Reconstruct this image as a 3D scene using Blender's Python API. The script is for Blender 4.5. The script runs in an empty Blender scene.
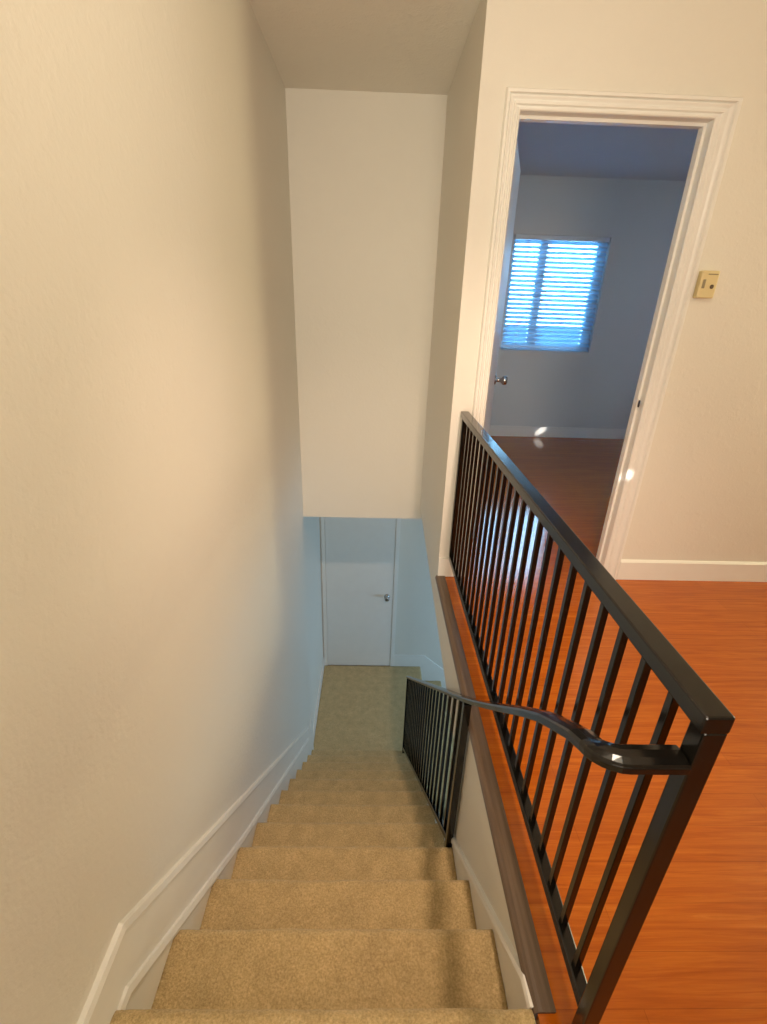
import bpy, bmesh, math, random
from mathutils import Vector, Matrix, noise
random.seed(7)
S = bpy.context.scene
COL = S.collection

# ------------------------------------------------------------------ camera
cam_d = bpy.data.cameras.new('camera')
cam = bpy.data.objects.new('camera', cam_d)
COL.objects.link(cam)
rt = Vector((0.9994486, -0.0156594, 0.0292783))
up = Vector((-0.0205070, 0.4023825, 0.9152419))
fw = Vector((0.0261133, 0.9153377, -0.4018395))
M = Matrix.Identity(4)
for i in range(3):
    M[i][0], M[i][1], M[i][2] = rt[i], up[i], -fw[i]
M[0][3], M[1][3], M[2][3] = 0.0, 0.0, 1.3528
cam.matrix_world = M
cam_d.sensor_fit = 'VERTICAL'
cam_d.sensor_height = 24.0
cam_d.lens = 472.47 * 24.0 / 1024.0
cam_d.clip_start = 0.02
S.camera = cam

# ------------------------------------------------------------------ view + world
S.view_settings.view_transform = 'Standard'
S.view_settings.look = 'None'
S.view_settings.gamma = 1.0
S.view_settings.use_curve_mapping = False
S.view_settings.exposure = 0.58
W = bpy.data.worlds.new('daylight')
S.world = W
W.use_nodes = True
bg = W.node_tree.nodes['Background']
bg.inputs[0].default_value = (0.30, 0.66, 1.0, 1)
bg.inputs[1].default_value = 11.6


# ------------------------------------------------------------------ lights
def light(name, kind, loc, power, color, target=None, **kw):
    d = bpy.data.lights.new(name, kind)
    d.energy = power
    d.color = color
    for k, v in kw.items():
        setattr(d, k, v)
    o = bpy.data.objects.new(name, d)
    COL.objects.link(o)
    o.location = loc
    if target is not None:
        o.rotation_euler = (Vector(target) - Vector(loc)).to_track_quat('-Z', 'Y').to_euler()
    return o


# warm ceiling lamp of the landing, then unseen fills added to brighten the stairwell
light('ceiling_lamp', 'POINT', (0.44, 0.85, 2.02), 9.4, (1.0, 0.87, 0.67), shadow_soft_size=0.07)
light('stair_fill_spot', 'SPOT', (0.45, 0.45, 2.38), 92, (1.0, 0.72, 0.53), target=(0.05, 3.2, -2.2),
      spot_size=math.radians(76), spot_blend=0.9, shadow_soft_size=0.05)  # added spot without a fixture, warms the steps and lower door
light('rear_fill', 'AREA', (0.0, -2.9, 1.25), 13.4, (1.0, 0.87, 0.69), target=(-0.05, 3.2, 1.3),
      shape='RECTANGLE', size=1.0, size_y=1.5, spread=math.radians(80))  # no window here: unseen panel added for the end wall and ceiling
light('side_fill', 'AREA', (3.95, 1.75, 1.6), 28, (1.0, 0.89, 0.54), target=(-0.5, 1.5, 1.0),
      shape='RECTANGLE', size=1.2, size_y=1.0)  # unseen area light added to lift the left wall, no window
# daylight of the lower room's window, plus an added unseen fill from the bedroom's side
light('lower_daylight', 'AREA', (2.9, 3.1, -2.0), 23, (0.44, 0.72, 1.0), target=(0.3, 4.4, -1.9),
      shape='RECTANGLE', size=1.1, size_y=1.2)
light('bedroom_side_fill', 'AREA', (3.85, 4.0, 1.5), 2.9, (0.58, 0.64, 1.0), target=(1.0, 4.2, 1.3),
      shape='RECTANGLE', size=1.0, size_y=1.1)
# unseen narrow spots added to throw the small bright specks
light('bedroom_speck_spot', 'SPOT', (3.6, 4.2, 1.3), 330, (1.0, 0.96, 0.9), target=(1.935, 5.34, 0.07),
      spot_size=math.radians(1.9), spot_blend=0.5, shadow_soft_size=0.012)
light('casing_speck_spot', 'SPOT', (1.0, -0.2, 2.38), 520, (1.0, 0.96, 0.9), target=(1.285, 2.22, 0.61),
      spot_size=math.radians(1.0), spot_blend=0.8, shadow_soft_size=0.01)


# ------------------------------------------------------------------ materials
class NT:
    def __init__(self, name):
        self.m = bpy.data.materials.new(name)
        self.m.use_nodes = True
        self.t = self.m.node_tree
        self.b = self.t.nodes['Principled BSDF']
        self.out = self.t.nodes['Material Output']

    def n(self, typ, **kw):
        o = self.t.nodes.new(typ)
        for k, v in kw.items():
            if k in o.inputs:
                o.inputs[k].default_value = v
            else:
                setattr(o, k, v)
        return o

    def l(self, a, b):
        self.t.links.new(a, b)

    def coord(self, scale=(1, 1, 1)):
        tc = self.n('ShaderNodeTexCoord')
        mp = self.n('ShaderNodeMapping')
        mp.inputs['Scale'].default_value = scale
        self.l(tc.outputs['Object'], mp.inputs['Vector'])
        return mp.outputs['Vector']

    def noise(self, vec, scale, detail=3, rough=.5):
        x = self.n('ShaderNodeTexNoise')
        x.inputs['Scale'].default_value = scale
        x.inputs['Detail'].default_value = detail
        x.inputs['Roughness'].default_value = rough
        self.l(vec, x.inputs['Vector'])
        return x.outputs['Fac']

    def ramp(self, fac, stops):
        r = self.n('ShaderNodeValToRGB')
        e = r.color_ramp.elements
        while len(e) < len(stops):
            e.new(.5)
        for i, (p, c) in enumerate(stops):
            e[i].position = p
            e[i].color = (*c, 1)
        self.l(fac, r.inputs['Fac'])
        return r.outputs['Color']

    def bump(self, h, strength, dist=.01, normal=None):
        b = self.n('ShaderNodeBump')
        b.inputs['Strength'].default_value = strength
        b.inputs['Distance'].default_value = dist
        self.l(h, b.inputs['Height'])
        if normal is not None:
            self.l(normal, b.inputs['Normal'])
        return b.outputs['Normal']


def paint(name, col, rough=.55, strength=.17):
    t = NT(name)
    v = t.coord()
    big = t.noise(v, 1.3, 3)
    c = t.ramp(big, [(.3, tuple(x * .975 for x in col)), (.7, col)])
    t.l(c, t.b.inputs['Base Color'])
    t.b.inputs['Roughness'].default_value = rough
    t.b.inputs['Specular IOR Level'].default_value = .35
    h1 = t.noise(v, 90, 3, .6)
    h2 = t.noise(v, 28, 4, .55)
    n1 = t.bump(h1, strength, .004)
    n2 = t.bump(t.ramp(h2, [(.5, (0, 0, 0)), (.72, (1, 1, 1))]), strength * .8, .004, n1)
    t.l(n2, t.b.inputs['Normal'])
    return t.m


def plain(name, col, rough=.4, metal=0., bump=0., scale=9, spec=.5):
    t = NT(name)
    v = t.coord()
    f = t.noise(v, scale, 3)
    c = t.ramp(f, [(.25, tuple(x * .975 for x in col)), (.75, tuple(min(1, x * 1.01) for x in col))])
    t.l(c, t.b.inputs['Base Color'])
    t.b.inputs['Roughness'].default_value = rough
    t.b.inputs['Metallic'].default_value = metal
    t.b.inputs['Specular IOR Level'].default_value = spec
    if bump:
        t.l(t.bump(f, bump, .003), t.b.inputs['Normal'])
    return t.m


def carpet_mat():
    t = NT('carpet')
    v = t.coord()
    f = t.noise(v, 190, 5, .75)
    g = t.noise(v, 14, 4, .6)
    c1 = t.ramp(f, [(.28, (.39, .275, .125)), (.5, (.63, .465, .235)), (.75, (.88, .70, .40))])
    c2 = t.ramp(g, [(.3, (.80, .80, .80)), (.65, (1, 1, 1))])
    mx = t.n('ShaderNodeMix', data_type='RGBA', blend_type='MULTIPLY')
    mx.inputs[0].default_value = 1.0
    t.l(c1, mx.inputs[6])
    t.l(c2, mx.inputs[7])
    t.l(mx.outputs[2], t.b.inputs['Base Color'])
    t.b.inputs['Roughness'].default_value = .95
    t.b.inputs['Specular IOR Level'].default_value = .1
    t.b.inputs['Sheen Weight'].default_value = .15
    n1 = t.bump(f, .6, .006)
    n2 = t.bump(t.noise(v, 60, 3, .6), .5, .012, n1)
    t.l(n2, t.b.inputs['Normal'])
    return t.m


def wood_floor():
    t = NT('cherry_laminate')
    v = t.coord((1.0, 19.0, 1.0))
    f = t.noise(v, 2.2, 6, .62)
    f.node.inputs['Distortion'].default_value = 1.2
    fine = t.noise(t.coord((3.0, 90.0, 1.0)), 3.0, 4, .6)
    c = t.ramp(f, [(.28, (.36, .072, .003)), (.48, (.46, .106, .005)), (.62, (.53, .138, .008)), (.8, (.64, .20, .020))])
    c2 = t.ramp(fine, [(.3, (.86, .84, .82)), (.6, (1, 1, 1))])
    mx = t.n('ShaderNodeMix', data_type='RGBA', blend_type='MULTIPLY')
    mx.inputs[0].default_value = 1.0
    t.l(c, mx.inputs[6])
    t.l(c2, mx.inputs[7])
    # faint strip joints, 9.5 cm strips running along x
    br = t.n('ShaderNodeTexBrick')
    br.inputs['Scale'].default_value = 1.0
    br.inputs['Brick Width'].default_value = 1.2
    br.inputs['Row Height'].default_value = .097
    br.inputs['Mortar Size'].default_value = .0009
    br.inputs['Color1'].default_value = (1, 1, 1, 1)
    br.inputs['Color2'].default_value = (.93, .92, .91, 1)
    br.inputs['Mortar'].default_value = (.72, .68, .64, 1)
    t.l(t.coord(), br.inputs['Vector'])
    mx2 = t.n('ShaderNodeMix', data_type='RGBA', blend_type='MULTIPLY')
    mx2.inputs[0].default_value = 1.0
    t.l(mx.outputs[2], mx2.inputs[6])
    t.l(br.outputs['Color'], mx2.inputs[7])
    t.l(mx2.outputs[2], t.b.inputs['Base Color'])
    t.b.inputs['Roughness'].default_value = .13
    t.b.inputs['Specular IOR Level'].default_value = .5
    t.l(t.bump(fine, .05, .002), t.b.inputs['Normal'])
    return t.m


def nosing_wood():
    t = NT('dark_nosing_wood')
    f = t.noise(t.coord((60, 2.0, 60)), 1.5, 4, .6)
    c = t.ramp(f, [(.3, (.085, .055, .036)), (.7, (.16, .108, .072))])
    t.l(c, t.b.inputs['Base Color'])
    t.b.inputs['Roughness'].default_value = .32
    return t.m


def iron():
    t = NT('black_painted_iron')
    v = t.coord()
    f = t.noise(v, 35, 3, .6)
    c = t.ramp(f, [(.3, (.004, .0035, .003)), (.75, (.009, .008, .0065))])
    t.l(c, t.b.inputs['Base Color'])
    t.b.inputs['Roughness'].default_value = .17
    t.b.inputs['Specular IOR Level'].default_value = .5
    t.l(t.bump(f, .05, .002), t.b.inputs['Normal'])
    return t.m


def glass_mat():
    t = NT('window_glass')
    tr = t.n('ShaderNodeBsdfTransparent')
    gl = t.n('ShaderNodeBsdfGlossy')
    gl.inputs['Roughness'].default_value = .02
    fr = t.n('ShaderNodeFresnel')
    fr.inputs['IOR'].default_value = 1.45
    mx = t.n('ShaderNodeMixShader')
    t.l(fr.outputs[0], mx.inputs[0])
    t.l(tr.outputs[0], mx.inputs[1])
    t.l(gl.outputs[0], mx.inputs[2])
    t.l(mx.outputs[0], t.out.inputs['Surface'])
    return t.m


def blind_mat():
    t = NT('white_blind_slat')
    tl = t.n('ShaderNodeBsdfTranslucent')
    tl.inputs['Color'].default_value = (.45, .80, 1.0, 1)  # blue backlight of the white slats is put into this tint
    t.b.inputs['Base Color'].default_value = (.84, .85, .86, 1)
    t.b.inputs['Roughness'].default_value = .45
    mx = t.n('ShaderNodeMixShader')
    mx.inputs[0].default_value = .5
    t.l(t.b.outputs[0], mx.inputs[1])
    t.l(tl.outputs[0], mx.inputs[2])
    t.l(mx.outputs[0], t.out.inputs['Surface'])
    return t.m


WALL = paint('warm_white_wall_paint', (.80, .765, .69))
CEIL = paint('ceiling_paint', (.88, .83, .74), .8, .35)
BWALL = paint('bedroom_wall_paint', (.72, .72, .70))
TRIM = plain('white_gloss_trim', (.86, .845, .80), .33)
DOORM = plain('white_door_paint', (.80, .80, .77), .42)
CARPET = carpet_mat()
WOOD = wood_floor()
NOSE = nosing_wood()
IRON = iron()
GLASS = glass_mat()
BLIND = blind_mat()
CHROME = plain('satin_chrome', (.42, .41, .40), .16, 1.0)
STEELD = plain('dark_steel', (.16, .15, .14), .3, 1.0)
BEIGE = plain('aged_beige_plastic', (.74, .62, .34), .45)
BEIGED = plain('brown_grey_plastic', (.30, .25, .16), .4)
DIALM = plain('dark_dial', (.12, .085, .05), .4)
CORD = plain('white_cord', (.82, .84, .86), .8)
VINYL = plain('white_vinyl', (.75, .77, .80), .4)
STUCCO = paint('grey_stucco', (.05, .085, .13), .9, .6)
LOWF = plain('dark_lower_floor', (.10, .08, .06), .5)


# ------------------------------------------------------------------ mesh helpers
class MB:
    def __init__(self):
        self.bm = bmesh.new()

    def box(self, x0, x1, y0, y1, z0, z1):
        r = bmesh.ops.create_cube(self.bm, size=1.0)['verts']
        for v in r:
            v.co = Vector((x0 + (v.co.x + .5) * (x1 - x0), y0 + (v.co.y + .5) * (y1 - y0), z0 + (v.co.z + .5) * (z1 - z0)))
        return self

    def prism(self, pts, axis, a, b):
        """pts: 2-D outline in the two other axes (in xyz order), extruded along axis from a to b"""
        def P(p, t):
            if axis == 'x':
                return (t, p[0], p[1])
            if axis == 'y':
                return (p[0], t, p[1])
            return (p[0], p[1], t)
        A = [self.bm.verts.new(P(p, a)) for p in pts]
        B = [self.bm.verts.new(P(p, b)) for p in pts]
        n = len(pts)
        self.bm.faces.new(A)
        self.bm.faces.new(B[::-1])
        for i in range(n):
            self.bm.faces.new((A[i], B[i], B[(i + 1) % n], A[(i + 1) % n]))
        return self

    def sweep(self, path, prof, side):
        """sweep a closed 2-D profile (u along side vector, v along normal) on a 3-D path, mitred"""
        path = [Vector(p) for p in path]
        rings = []
        for i, p in enumerate(path):
            d0 = (p - path[i - 1]).normalized() if i else None
            d1 = (path[i + 1] - p).normalized() if i + 1 < len(path) else None
            d = ((d0 or d1) + (d1 or d0)).normalized()
            sd = Vector(side[i] if isinstance(side, list) else side)
            sd = (sd - d * sd.dot(d)).normalized()
            nn = sd.cross(d).normalized()
            k = 1.0 / max(.35, d.dot(d0)) if d0 else 1.0
            rings.append([self.bm.verts.new(p + sd * u + nn * (v * k)) for u, v in prof])
        n = len(prof)
        for a, b in zip(rings, rings[1:]):
            for i in range(n):
                self.bm.faces.new((a[i], a[(i + 1) % n], b[(i + 1) % n], b[i]))
        self.bm.faces.new(rings[0][::-1])
        self.bm.faces.new(rings[-1])
        return self

    def tube(self, path, r, seg=10, side=(0.31, .2, .93)):
        prof = [(r * math.cos(2 * math.pi * i / seg), r * math.sin(2 * math.pi * i / seg)) for i in range(seg)]
        return self.sweep(path, prof, side)

    def lathe(self, prof, origin, axis='-y', seg=28):
        """prof: (radius, distance along axis)"""
        ax = {'-y': Vector((0, -1, 0)), 'y': Vector((0, 1, 0)), 'z': Vector((0, 0, 1)), 'x': Vector((1, 0, 0))}.get(axis)
        if ax is None:
            ax = Vector(axis).normalized()
        u = ax.orthogonal().normalized()
        w = ax.cross(u)
        o = Vector(origin)
        rings = []
        for r, h in prof:
            rings.append([self.bm.verts.new(o + ax * h + (u * math.cos(2 * math.pi * i / seg) + w * math.sin(2 * math.pi * i / seg)) * max(r, 1e-4))
                          for i in range(seg)])
        for a, b in zip(rings, rings[1:]):
            for i in range(seg):
                self.bm.faces.new((a[i], a[(i + 1) % seg], b[(i + 1) % seg], b[i]))
        self.bm.faces.new(rings[0][::-1])
        self.bm.faces.new(rings[-1])
        return self

    def transform(self, m):
        bmesh.ops.transform(self.bm, matrix=m, verts=self.bm.verts)
        return self

    def build(self, name, mat, parent=None, bevel=0., smooth=False, seg=2):
        bmesh.ops.recalc_face_normals(self.bm, faces=self.bm.faces)
        me = bpy.data.meshes.new(name)
        self.bm.to_mesh(me)
        self.bm.free()
        me.materials.append(mat)
        o = bpy.data.objects.new(name, me)
        COL.objects.link(o)
        if smooth:
            for p in me.polygons:
                p.use_smooth = True
        if bevel:
            b = o.modifiers.new('edges', 'BEVEL')
            b.width = bevel
            b.segments = seg
            b.limit_method = 'ANGLE'
            b.angle_limit = math.radians(35)
        if parent is not None:
            o.parent = parent
        return o


def tag(o, label=None, cat=None, group=None, kind=None):
    for k, v in (('label', label), ('category', cat), ('group', group), ('kind', kind)):
        if v:
            o[k] = v
    return o


def root(name, loc, label, cat, group=None, kind=None):
    o = bpy.data.objects.new(name, None)
    o.empty_display_size = .1
    COL.objects.link(o)
    o.location = loc
    return tag(o, label, cat, group, kind)


def under(parent, *kids):
    """children were built in world coordinates: keep them there"""
    for k in kids:
        k.parent = parent
        k.matrix_parent_inverse = Matrix.Translation(parent.location).inverted()


def struct(mb, name, mat, label, cat, **kw):
    return tag(mb.build(name, mat, **kw), label, cat, kind='structure')


# ------------------------------------------------------------------ dimensions
R, RUN, Y0 = .2265, .2445, .4844
XL, XR = -.514, .371
Y1, YE, YD = 2.234, 3.284, 4.569
ZC, ZL = 2.414, -12 * .2265
ZS = -.14
YB = 2.318            # bedroom side of the door wall
YW = 5.352            # bedroom window wall
BX = .471             # stair side wall thickness ends
LXW = -.545           # lower part of the side wall, past the soffit


def zn(y):            # line through the step nosings
    return -(y - Y0) * R / RUN


# ------------------------------------------------------------------ setting
m = MB().prism([(-3.0, -3.6), (YE + .0, -3.6), (YE + .0, ZC + .12), (-3.0, ZC + .12)], 'x', XL - .12, XL)
struct(m, 'wall_left', WALL, 'tall plain cream wall running down beside the carpeted stairs', 'wall')

struct(MB().box(LXW - .12, LXW, YE + .001, YD + .12, -3.6, ZS + .25), 'wall_left_lower', WALL, 'pale wall beside the carpeted lower landing', 'wall')

m = MB().box(XL, XR, YE, YE + .12, ZS + .22, ZC + .12)
m.box(LXW, XR + .05, YE, YD, ZS, ZS + .22)
m.box(XR + .05, 3.6, YE, YD, ZS, -.031)
struct(m, 'wall_front', WALL, 'cream wall hanging over the lower landing with an open underside', 'wall')

# stair side wall: solid beside the top steps, open below the header, full height past the doorway wall
YC = 1.262
m = MB()
m.prism([(-.3, -3.6), (YC, -3.6), (YC, -.36), (YE, -.045), (YE, ZC), (Y1 + .002, ZC), (Y1 + .002, -.032), (-.3, -.032)], 'x', XR, BX)
struct(m, 'wall_right', WALL, 'cream wall between the stairwell and the room with the doorway', 'wall')
# closed string under the open side of the flight
m = MB().prism([(YC, -3.6), (3.15, -3.6), (3.15, ZL - .02), (YC, zn(YC) - .20)], 'x', XR, XR + .06)
struct(m, 'trim_1', WALL, 'plain closed side of the stair flight under the iron balusters', 'trim')

# doorway wall
DX0, DX1, DZ = .529, 1.275, 2.035
m = MB()
m.box(XR + .0005, DX0 - .018, Y1, YB, 0, ZC)
m.box(DX1 + .018, 4.0, Y1, YB, 0, ZC)
m.box(DX0 - .018, DX1 + .018, Y1, YB, DZ + .018, ZC)
struct(m, 'wall_back', WALL, 'cream wall with the cased bedroom doorway and thermostat', 'wall')

m = MB()
WX0, WX1, WZ0, WZ1 = 1.36, 2.33, .945, 2.03
m.box(BX, WX0, YW, YW + .14, 0, 2.6)
m.box(WX1, 4.0, YW, YW + .14, 0, 2.6)
m.box(WX0, WX1, YW, YW + .14, 0, WZ0)
m.box(WX0, WX1, YW, YW + .14, WZ1, 2.6)
struct(m, 'wall_bedroom_back', BWALL, 'bluish bedroom wall around the window with white blinds', 'wall')
struct(MB().box(BX, BX + .02, YB, YW, 0, 2.6), 'wall_bedroom_left', BWALL, 'bedroom wall behind the open door', 'wall')
struct(MB().box(4.0, 4.12, -3.0, YW + .14, -.28, 2.6), 'wall_right_outer', WALL, 'wall closing the upper rooms on the far side', 'wall')
struct(MB().box(XL - .12, 4.12, -3.12, -3.0, -.28, 2.6), 'wall_rear', WALL, 'wall behind the landing', 'wall')

struct(MB().box(XL - .12, 4.0, -3.0, Y1, ZC, ZC + .12).box(XL - .12, XR + .1, Y1, YE + .12, ZC, ZC + .12), 'ceiling', CEIL,
       'flat cream ceiling over the stairwell and landing', 'ceiling')
struct(MB().box(BX, 4.0, YB, YW, 2.515, 2.6), 'ceiling_bedroom', BWALL, 'ceiling of the dim bedroom', 'ceiling')

# wood floor: L-shaped slab through the doorway into the bedroom
m = MB()
m.prism([(XR + .038, .479), (XR + .038, Y1), (BX, Y1), (BX, YW), (4.0, YW), (4.0, -3.0), (XR, -3.0), (XR, .479)], 'z', -.03, 0)
struct(m, 'floor', WOOD, 'glossy orange cherry wood laminate floor behind the iron railing', 'floor')
struct(MB().box(BX, 4.0, -3.0, YW, -.28, -.03), 'ceiling_lower', WALL, 'underside of the upper floor above the lower room', 'ceiling')

# bullnose floor edge
pr = [(XR + .039, -.004), (XR + .039, .0045)]
for i in range(9):
    a = math.pi / 2 + i * math.pi / 8
    pr.append((XR + .010 + .021 * math.cos(a), -.0155 + .020 * math.sin(a)))
pr.append((XR + .039, -.0315))
m = MB().prism(pr, 'y', .480, Y1 - .0005)
struct(m, 'trim_2', NOSE, 'dark wood bullnose edge of the floor along the stairwell', 'trim')

# lower room shell
struct(MB().box(LXW - .12, 3.6, YD, YD + .12, -3.9, ZS + .1), 'wall_landing', WALL, 'bluish wall with the white door at the foot of the stairs', 'wall')
struct(MB().box(3.6, 3.72, -.3, YD + .12, -3.9, ZS), 'wall_lower_right', WALL, 'wall of the lower room beyond the turning flight', 'wall')
struct(MB().box(BX, 3.6, -.3, -.18, -3.9, -.28), 'wall_lower_front', WALL, 'wall of the lower room under the upper floor', 'wall')
struct(MB().box(LXW - .1, 3.72, -.3, YD + .12, -4.0, -3.9), 'floor_lower', LOWF, 'floor of the lower room', 'floor')


# ------------------------------------------------------------------ baseboards and skirts
def board(pts, x0, x1):
    return MB().prism(pts, 'x', x0, x1)


m = MB().box(DX1 + .087, 4.0, Y1 - .014, Y1, 0, .108)
m.prism([(Y1 - .014, .108), (Y1, .108), (Y1, .119), (Y1 - .006, .117)], 'x', DX1 + .087, 4.0)
struct(m, 'baseboard_back', TRIM, 'white baseboard under the thermostat wall', 'baseboard')
m = MB().box(XR, DX0 - .061, Y1 - .014, Y1, .0, .110)
struct(m, 'baseboard_corner', TRIM, 'short white baseboard block at the end of the iron railing', 'baseboard')
struct(MB().box(BX + .02, 4.0, YW - .013, YW, 0, .118), 'baseboard_bedroom', TRIM, 'baseboard under the bedroom window', 'baseboard')


def skirt_line(pts, dz):
    return [(y, z + dz) for y, z in pts]


up_l = [(-3.0, .133), (.567, .133), (.952, -.209), (3.02, -2.040)]
lo_l = [(-3.0, -.02), (.525, -.02), (1.249, -.685), (2.998, -2.150)]
# upper flat board
poly = up_l + [(3.02, -2.72), (2.7, -2.72), (.3, -.6), (-3.0, -.6)]
m = board(poly, XL - .001, XL + .006)
# cap bead
for (a, b) in zip(up_l, up_l[1:]):
    pass
m.sweep([(XL + .007, y, z) for y, z in up_l], [(-.007, -.011), (.006, -.011), (.008, -.004), (.004, .010), (-.007, .011)], (1, 0, 0))
m.sweep([(XL + .009, y, z) for y, z in lo_l], [(-.008, -.014), (.006, -.014), (.009, -.003), (.004, .011), (-.008, .013)], (1, 0, 0))
struct(m, 'baseboard_left', TRIM, 'white stepped skirt board running down the cream wall beside the stairs', 'baseboard')
# landing baseboard on the side wall
m = MB().prism([(3.02, ZL), (YD, ZL), (YD, ZL + .125), (YE, ZL + .125), (YE - .02, -2.02), (3.02, -2.02)], 'x', LXW + .001, XL + .012)
m.bm.free()
m = MB()
m.box(LXW, LXW + .013, YE, YD, ZL, ZL + .12)
m.box(XL, XL + .004, 3.00, YE, ZL, ZL + .58)
struct(m, 'baseboard_landing', TRIM, 'white baseboard beside the carpeted lower landing', 'baseboard')

lo_r = [(.489, -.012), (.540, -.016), (1.252, -.668)]
m = board([(.489, -.03), (.540, -.03), (YC, -.668), (YC, -1.2), (.489, -.6)], XR - .009, XR + .001)
m.sweep([(XR - .009, y, z) for y, z in lo_r], [(-.006, -.012), (.009, -.012), (.009, .011), (-.003, .010), (-.007, .0)], (1, 0, 0))
struct(m, 'baseboard_right', TRIM, 'white stair skirt under the dark floor edge', 'baseboard')

m = MB().prism([(.315, ZL + .002), (.64, ZL + .002), (.64, ZL - .24), (1.7, ZL - 1.15), (1.7, ZL - .70), (.68, ZL + .17), (.315, ZL + .17)], 'y', YD - .013, YD)
struct(m, 'baseboard_turn', TRIM, 'pale skirt board following the lower steps round the corner', 'baseboard')


# ------------------------------------------------------------------ door casing
def casing(x0, x1, z1, wl, wr, wt, y, mat):
    """stepped moulding round an opening, face towards -y"""
    m = MB()
    prof = [(0, 0), (0, .009), (.05, .014), (.12, .015), (.17, .008), (.24, .009), (.30, .017), (.40, .018), (.45, .010), (.52, .011), (.62, .016), (.70, .017), (.74, .012), (.79, .022), (.93, .023), (1.0, .014), (1.0, 0)]
    def leg(f):
        rings = []
        for (t, d) in prof:
            rings.append(f(t, d))
        n = len(rings)
        vs = [[m.bm.verts.new(p) for p in ring] for ring in rings]
        k = len(vs[0])
        for i in range(n):
            a, b = vs[i], vs[(i + 1) % n]
            for j in range(k - 1):
                m.bm.faces.new((a[j], a[j + 1], b[j + 1], b[j]))
        m.bm.faces.new([v[0] for v in vs])
        m.bm.faces.new([v[-1] for v in vs][::-1])
    leg(lambda t, d: [(x0 - t * wl, y - d, 0), (x0 - t * wl, y - d, z1 + t * wt), (x1 + t * wr, y - d, z1 + t * wt), (x1 + t * wr, y - d, 0)])
    return m


m = casing(DX0, DX1, DZ, .060, .085, .066, Y1, TRIM)
struct(m, 'trim_3', TRIM, 'white moulded casing round the bedroom doorway', 'trim')
m = MB()
m.box(DX0 - .018, DX0, Y1 + .001, YB, 0, DZ)
m.box(DX1, DX1 + .018, Y1 + .001, YB, 0, DZ)
m.box(DX0 - .018, DX1 + .018, Y1 + .001, YB, DZ, DZ + .018)
m.box(DX1 - .011, DX1, Y1 + .035, Y1 + .068, 0, DZ - .011)
m.box(DX0, DX0 + .011, Y1 + .035, Y1 + .068, 0, DZ - .011)
m.box(DX0, DX1, Y1 + .035, Y1 + .068, DZ - .011, DZ)
jamb = struct(m, 'trim_4', TRIM, 'white jamb lining inside the bedroom doorway', 'trim')
st = MB().box(DX1 - .0125, DX1 - .011, Y1 + .006, Y1 + .020, .94, .972).build('strike_plate', STEELD)
st.parent = jamb

# ------------------------------------------------------------------ staircase
stair = root('staircase', (0, Y0, 0), 'beige carpeted staircase dropping steeply between cream walls and turning at the bottom', 'staircase')


def carpet_block(name, x0, x1, prof, nx):
    """profile (y,z) open polyline of the visible skin, extruded along x with a lively pile surface"""
    bm = bmesh.new()
    rows = []
    for i in range(nx + 1):
        x = x0 + (x1 - x0) * i / nx
        row = []
        for j, (y, z) in enumerate(prof):
            p = Vector((x, y, z))
            q = noise.noise_vector(p * 55.0)
            q2 = noise.noise_vector(p * 9.0)
            edge = 1.0
            d = Vector((0, q.y * .0016 + q2.y * .003, q.z * .0016 + q2.z * .0035)) * edge
            row.append(bm.verts.new(p + d))
        rows.append(row)
    for a, b in zip(rows, rows[1:]):
        for j in range(len(prof) - 1):
            bm.faces.new((a[j], b[j], b[j + 1], a[j + 1]))
    # closed ends and underside
    for row in (rows[0], rows[-1]):
        bm.faces.new(row)
    bm.faces.new([r[0] for r in rows] + [r[-1] for r in rows[::-1]])
    mb = MB()
    mb.bm.free()
    mb.bm = bm
    return mb.build(name, CARPET, smooth=True)


def step_profile(yb, yn, z, zb, n):
    """from the back of the tread to the rounded nose, down the riser"""
    yn += .009
    z += .003
    pr = [(yb, zb), (yb, z)]
    for i in range(1, n):
        pr.append((yb + (yn - .022 - yb) * i / n, z))
    r = .022
    for i in range(0, 9):
        a = math.pi / 2 - i * math.pi / 8
        pr.append((yn - r + r * math.cos(a), z - r + r * math.sin(a)))
    pr.append((yn - .028, z - 2 * r - .006))
    pr.append((yn - .030, zb))
    return pr


carp = []
XCL, XCR = XL + .005, XR - .0095
carp.append(carpet_block('upper_landing', XCL, XCR, step_profile(-2.98, Y0, 0, -R, 60), 110))
for k in range(1, 12):
    yb, yn = Y0 + (k - 1) * RUN - .030, Y0 + k * RUN
    carp.append(carpet_block('step', XCL, XCR if k < 4 else .3705, step_profile(yb, yn, -k * R, -(k + 1) * R, 26), 100))
YLB = Y0 + 11 * RUN - .030


def turn_step(name, xb, xn, z, zb, y0=3.0, n=20, nx=60):
    b = carpet_block(name, -(YD - .010), -y0, step_profile(xb, xn, z, zb, n), nx)
    # built along -y: swap axes so that the flight runs to +x
    for v in b.data.vertices:
        v.co = Vector((v.co.y, -v.co.x, v.co.z))
    b.data.flip_normals()
    return b


tag(turn_step('floor_landing', LXW + .010, .640, ZL, ZL - R, YLB, 60, 70), 'carpeted square landing at the foot of the stairs before the white door', 'landing', kind='structure')
carp.append(turn_step('step', .612, .910, ZL - R, ZL - 2 * R))
carp.append(turn_step('step', .880, 1.18, ZL - 2 * R, ZL - 3 * R))
carp.append(turn_step('step', 1.15, 1.45, ZL - 3 * R, ZL - 4 * R))
under(stair, *carp)

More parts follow.
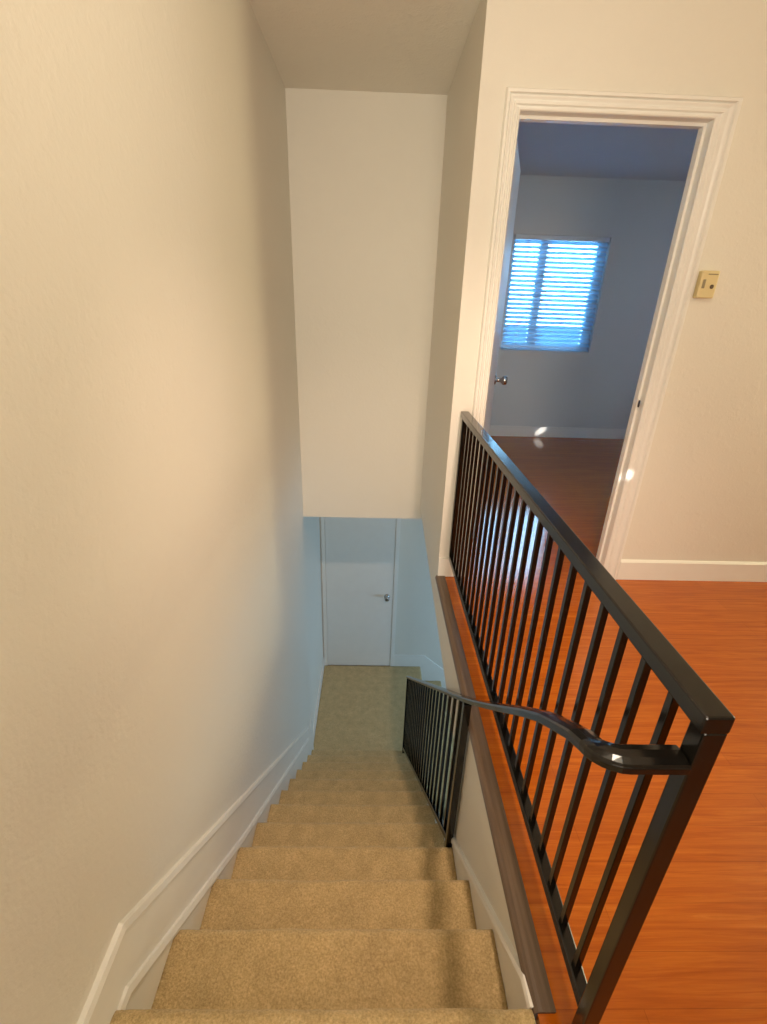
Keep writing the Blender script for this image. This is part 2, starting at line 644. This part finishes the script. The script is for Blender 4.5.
# ------------------------------------------------------------------ landing railing
RX0, RX1 = .416, .454
RXC = .435
rail = root('landing_railing', (RXC, .437, 0), 'black iron guard railing with square balusters along the wood floor edge', 'railing')
parts = []
parts.append(MB().box(RX0 - .004, RX1 - .004, .418, Y1 - .0145, .877, .905).build('top_rail', IRON, bevel=.003))
parts.append(MB().box(RXC - .013, RXC + .013, .445, Y1 - .0145, .108, .136).build('bottom_rail', IRON, bevel=.003))
parts.append(MB().box(RX0 + .002, RX1 - .005, .4185, .446, -.0005, .878).build('post', IRON, bevel=.003))
parts.append(MB().box(RX0 + .004, RX1 - .006, Y1 - .036, Y1 - .0145, .136, .878).build('wall_bar', IRON, bevel=.002))
for k in range(23):
    y = .5015 + .0735 * k
    parts.append(MB().box(RXC - .0066, RXC + .0066, y - .0066, y + .0066, .134, .879).build('baluster', IRON, bevel=.0012))
under(rail, *parts)

# ------------------------------------------------------------------ stair railing with handrail
HX = .350
srail = root('stair_railing', (HX, 1.24, -4 * R), 'black iron stair railing whose top bar sweeps up as a handrail', 'railing')
parts = []


def htop(y):
    return .100 - (y - 1.24) * .8785


prof = []
for i in range(6):
    a = math.pi * i / 5
    prof.append((.019 * math.cos(a), .004 + .006 * math.sin(a)))
prof += [(-.019, -.007), (.019, -.007)]
path = [(RX0 + .0015, .434, .815), (.400, .434, .815), (.372, .434, .815)]
sides = [(0, 1, 0)] * 3
for i in range(7):
    a = math.pi / 2 * i / 6
    path.append((.342 - .030 * math.sin(a), .464 - .030 * math.cos(a), .815 - .012 * (i / 6) ** 2))
    sides.append((math.sin(a), math.cos(a), 0))
path += [(.312, .495, .786), (.312, .535, .757), (.313, .600, .707), (.315, .680, .634), (.320, .780, .537),
         (.327, .880, .440), (.335, .980, .344), (.343, 1.10, .229), (HX, 1.24, .100)]
path += [(HX, y, htop(y)) for y in (1.6, 2.1, 2.6, 3.1, 3.165)]
sides += [(1, 0, 0)] * (len(path) - len(sides))
h = MB().sweep(path, prof, sides).build('handrail', IRON, smooth=False, bevel=.0015)
parts.append(h)
w = .0135
parts.append(MB().box(HX - w, HX + w, 1.24 - w, 1.24 + w, -4 * R - .002, .088).build('post', IRON, bevel=.002))
parts.append(MB().box(HX - w, HX + w, 3.150 - w, 3.150 + w, ZL - .002, htop(3.150) - .004).build('post', IRON, bevel=.002))


def hbot(y):
    return zn(y) + .034


parts.append(MB().prism([(1.25, hbot(1.25) - .014), (1.25, hbot(1.25) + .018), (3.14, hbot(3.14) + .018), (3.14, hbot(3.14) - .014)], 'x', HX - .011, HX + .011).build('bottom_rail', IRON, bevel=.002))
n = 21
for k in range(1, n):
    y = 1.24 + (3.15 - 1.24) * k / n
    b = .0062
    mb = MB().prism([(y - b, hbot(y - b)), (y - b, htop(y - b) - .004), (y + b, htop(y + b) - .004), (y + b, hbot(y + b))], 'x', HX - b, HX + b)
    parts.append(mb.build('baluster', IRON))
br = MB().tube([(HX + .01, 1.252, -.035), (XR + .002, 1.252, -.035)], .005)
br.tube([(HX + .01, 1.246, -.048), (XR + .002, 1.246, -.048)], .003)
parts.append(br.build('wall_bracket', STEELD))
under(srail, *parts)

# ------------------------------------------------------------------ thermostat
TX0, TX1, TZ0, TZ1 = 1.374, 1.449, 1.418, 1.524
th = root('thermostat', ((TX0 + TX1) / 2, Y1, TZ0), 'small aged beige thermostat on the wall beside the doorway casing', 'thermostat')
parts = [MB().box(TX0, TX1, Y1 - .032, Y1, TZ0, TZ1).build('body', BEIGE, bevel=.006, seg=3)]
parts[0]['label'] = 'yellowed beige plastic case'
parts.append(MB().box(TX0 + .010, TX0 + .022, Y1 - .0335, Y1 - .030, TZ0 + .038, TZ0 + .072).build('display', BEIGED, bevel=.001))
parts.append(MB().lathe([(.0085, 0), (.0085, .003), (.006, .0045)], (TX1 - .022, Y1 - .031, TZ0 + .045)).build('dial', DIALM))
parts.append(MB().box(TX0 + .026, TX1 - .008, Y1 - .0332, Y1 - .030, TZ1 - .016, TZ1 - .012).build('vent_slot', BEIGED))
under(th, *parts)

# ------------------------------------------------------------------ bedroom door (open inwards)
door = root('door_1', (DX0 + .004, YB - .02, 0), 'white bedroom door standing open into the dim bedroom', 'door', kind='structure')
dm = Matrix.Translation((DX0 + .004, YB - .02, 0)) @ Matrix.Rotation(math.radians(72.6), 4, 'Z')
slab = MB().box(.004, .735, 0, .035, .008, DZ - .014).transform(dm).build('door_panel', DOORM, bevel=.002)
kn = MB().lathe([(.028, 0), (.028, .006), (.012, .010), (.012, .036), (.024, .046), (.027, .058), (.024, .070), (.012, .075)], (.668, 0, .955), '-y')
kn = kn.transform(dm).build('door_knob', CHROME, smooth=True)
kn2 = MB().lathe([(.028, 0), (.028, .006), (.012, .010), (.012, .036), (.024, .046), (.027, .058), (.024, .070), (.012, .075)], (.668, .035, .955), 'y')
kn2 = kn2.transform(dm).build('door_knob', CHROME, smooth=True)
under(door, slab, kn, kn2)

# ------------------------------------------------------------------ lower door
d2 = root('door_2', (-.12, YD, ZL), 'flat white door at the foot of the stairs', 'door', kind='structure')
L0, L1, LZ = -.492, .271, ZL + 2.03
panel = MB().box(L0 + .003, L1 - .003, YD - .012, YD - .001, ZL + .012, LZ).build('door_panel', DOORM, bevel=.002)
fr = MB()
fr.box(LXW + .013, L0, YD - .018, YD, ZL + .004, LZ + .05).box(L1, L1 + .045, YD - .018, YD, ZL + .004, LZ + .05)
fr.box(L0, L1, YD - .018, YD, LZ + .003, LZ + .05)
fr = fr.build('door_frame', TRIM, bevel=.002)
knob = MB().lathe([(.033, 0), (.033, .005), (.026, .009), (.012, .012), (.012, .034), (.022, .040), (.0275, .050), (.0275, .060), (.021, .068), (.008, .070), (.006, .067)], (.199, YD - .012, -1.703), '-y')
knob = knob.build('door_knob', CHROME, smooth=True)
under(d2, panel, fr, knob)

# ------------------------------------------------------------------ bedroom window and blind
wn = root('window_1', ((WX0 + WX1) / 2, YW + .07, WZ0), 'sliding bedroom window glowing behind the white blinds', 'window', kind='structure')
f = MB()
f.box(WX0, WX1, YW + .07, YW + .13, WZ0, WZ0 + .045).box(WX0, WX1, YW + .07, YW + .13, WZ1 - .045, WZ1)
f.box(WX0, WX0 + .04, YW + .07, YW + .13, WZ0 + .045, WZ1 - .045).box(WX1 - .09, WX1, YW + .07, YW + .13, WZ0 + .045, WZ1 - .045)
f.box(1.655, 1.735, YW + .07, YW + .13, WZ0 + .045, WZ1 - .045)
fo = f.build('window_frame', VINYL, bevel=.002)
g1 = MB().box(WX0 + .04, 1.655, YW + .098, YW + .102, WZ0 + .045, WZ1 - .045).build('glass_pane', GLASS)
g2 = MB().box(1.735, WX1 - .09, YW + .098, YW + .102, WZ0 + .045, WZ1 - .045).build('glass_pane', GLASS)
under(wn, fo, g1, g2)

bl = root('window_blind', ((WX0 + WX1) / 2, YW + .03, WZ1), 'white horizontal slat blind lowered over the bright bedroom window', 'blind')
parts = []
bx0, bx1 = WX0 + .012, WX1 - .012
parts.append(MB().box(bx0, bx1, YW + .006, YW + .052, WZ1 - .042, WZ1 - .001).build('headrail', VINYL, bevel=.003))
sl = MB()
pitch = .0435
zz = WZ1 - .062
ang = math.radians(38)
ns = 0
while zz > WZ0 + .035:
    pts = []
    for i in range(7):
        u = -.025 + .05 * i / 6
        v = .0035 * (1 - (u / .025) ** 2)
        pts.append((u, v))
    outline = pts + [(u, v - .0025) for u, v in pts[::-1]]
    ca, sa = math.cos(ang), math.sin(ang)
    sl.prism([(YW + .029 + u * ca - v * sa, zz + u * sa + v * ca) for u, v in outline], 'x', bx0, bx1)
    zz -= pitch
    ns += 1
parts.append(sl.build('slats', BLIND))
parts.append(MB().box(bx0, bx1, YW + .008, YW + .052, WZ0 + .004, WZ0 + .024).build('bottom_rail', BLIND, bevel=.003))
for x in (bx0 + .14, 1.72, bx1 - .14):
    parts.append(MB().tube([(x, YW + .0035, WZ0 + .02), (x, YW + .0035, WZ1 - .04)], .0016, 6).tube([(x, YW + .0545, WZ0 + .02), (x, YW + .0545, WZ1 - .04)], .0016, 6).build('ladder_cord', CORD))
under(bl, *parts)

# the neighbour's plain wall outside, seen low through the blinds
struct(MB().box(-1.5, 6.0, 8.0, 8.2, -3.0, 1.12), 'wall_outside', STUCCO, 'grey garden wall outside the bedroom window', 'wall')
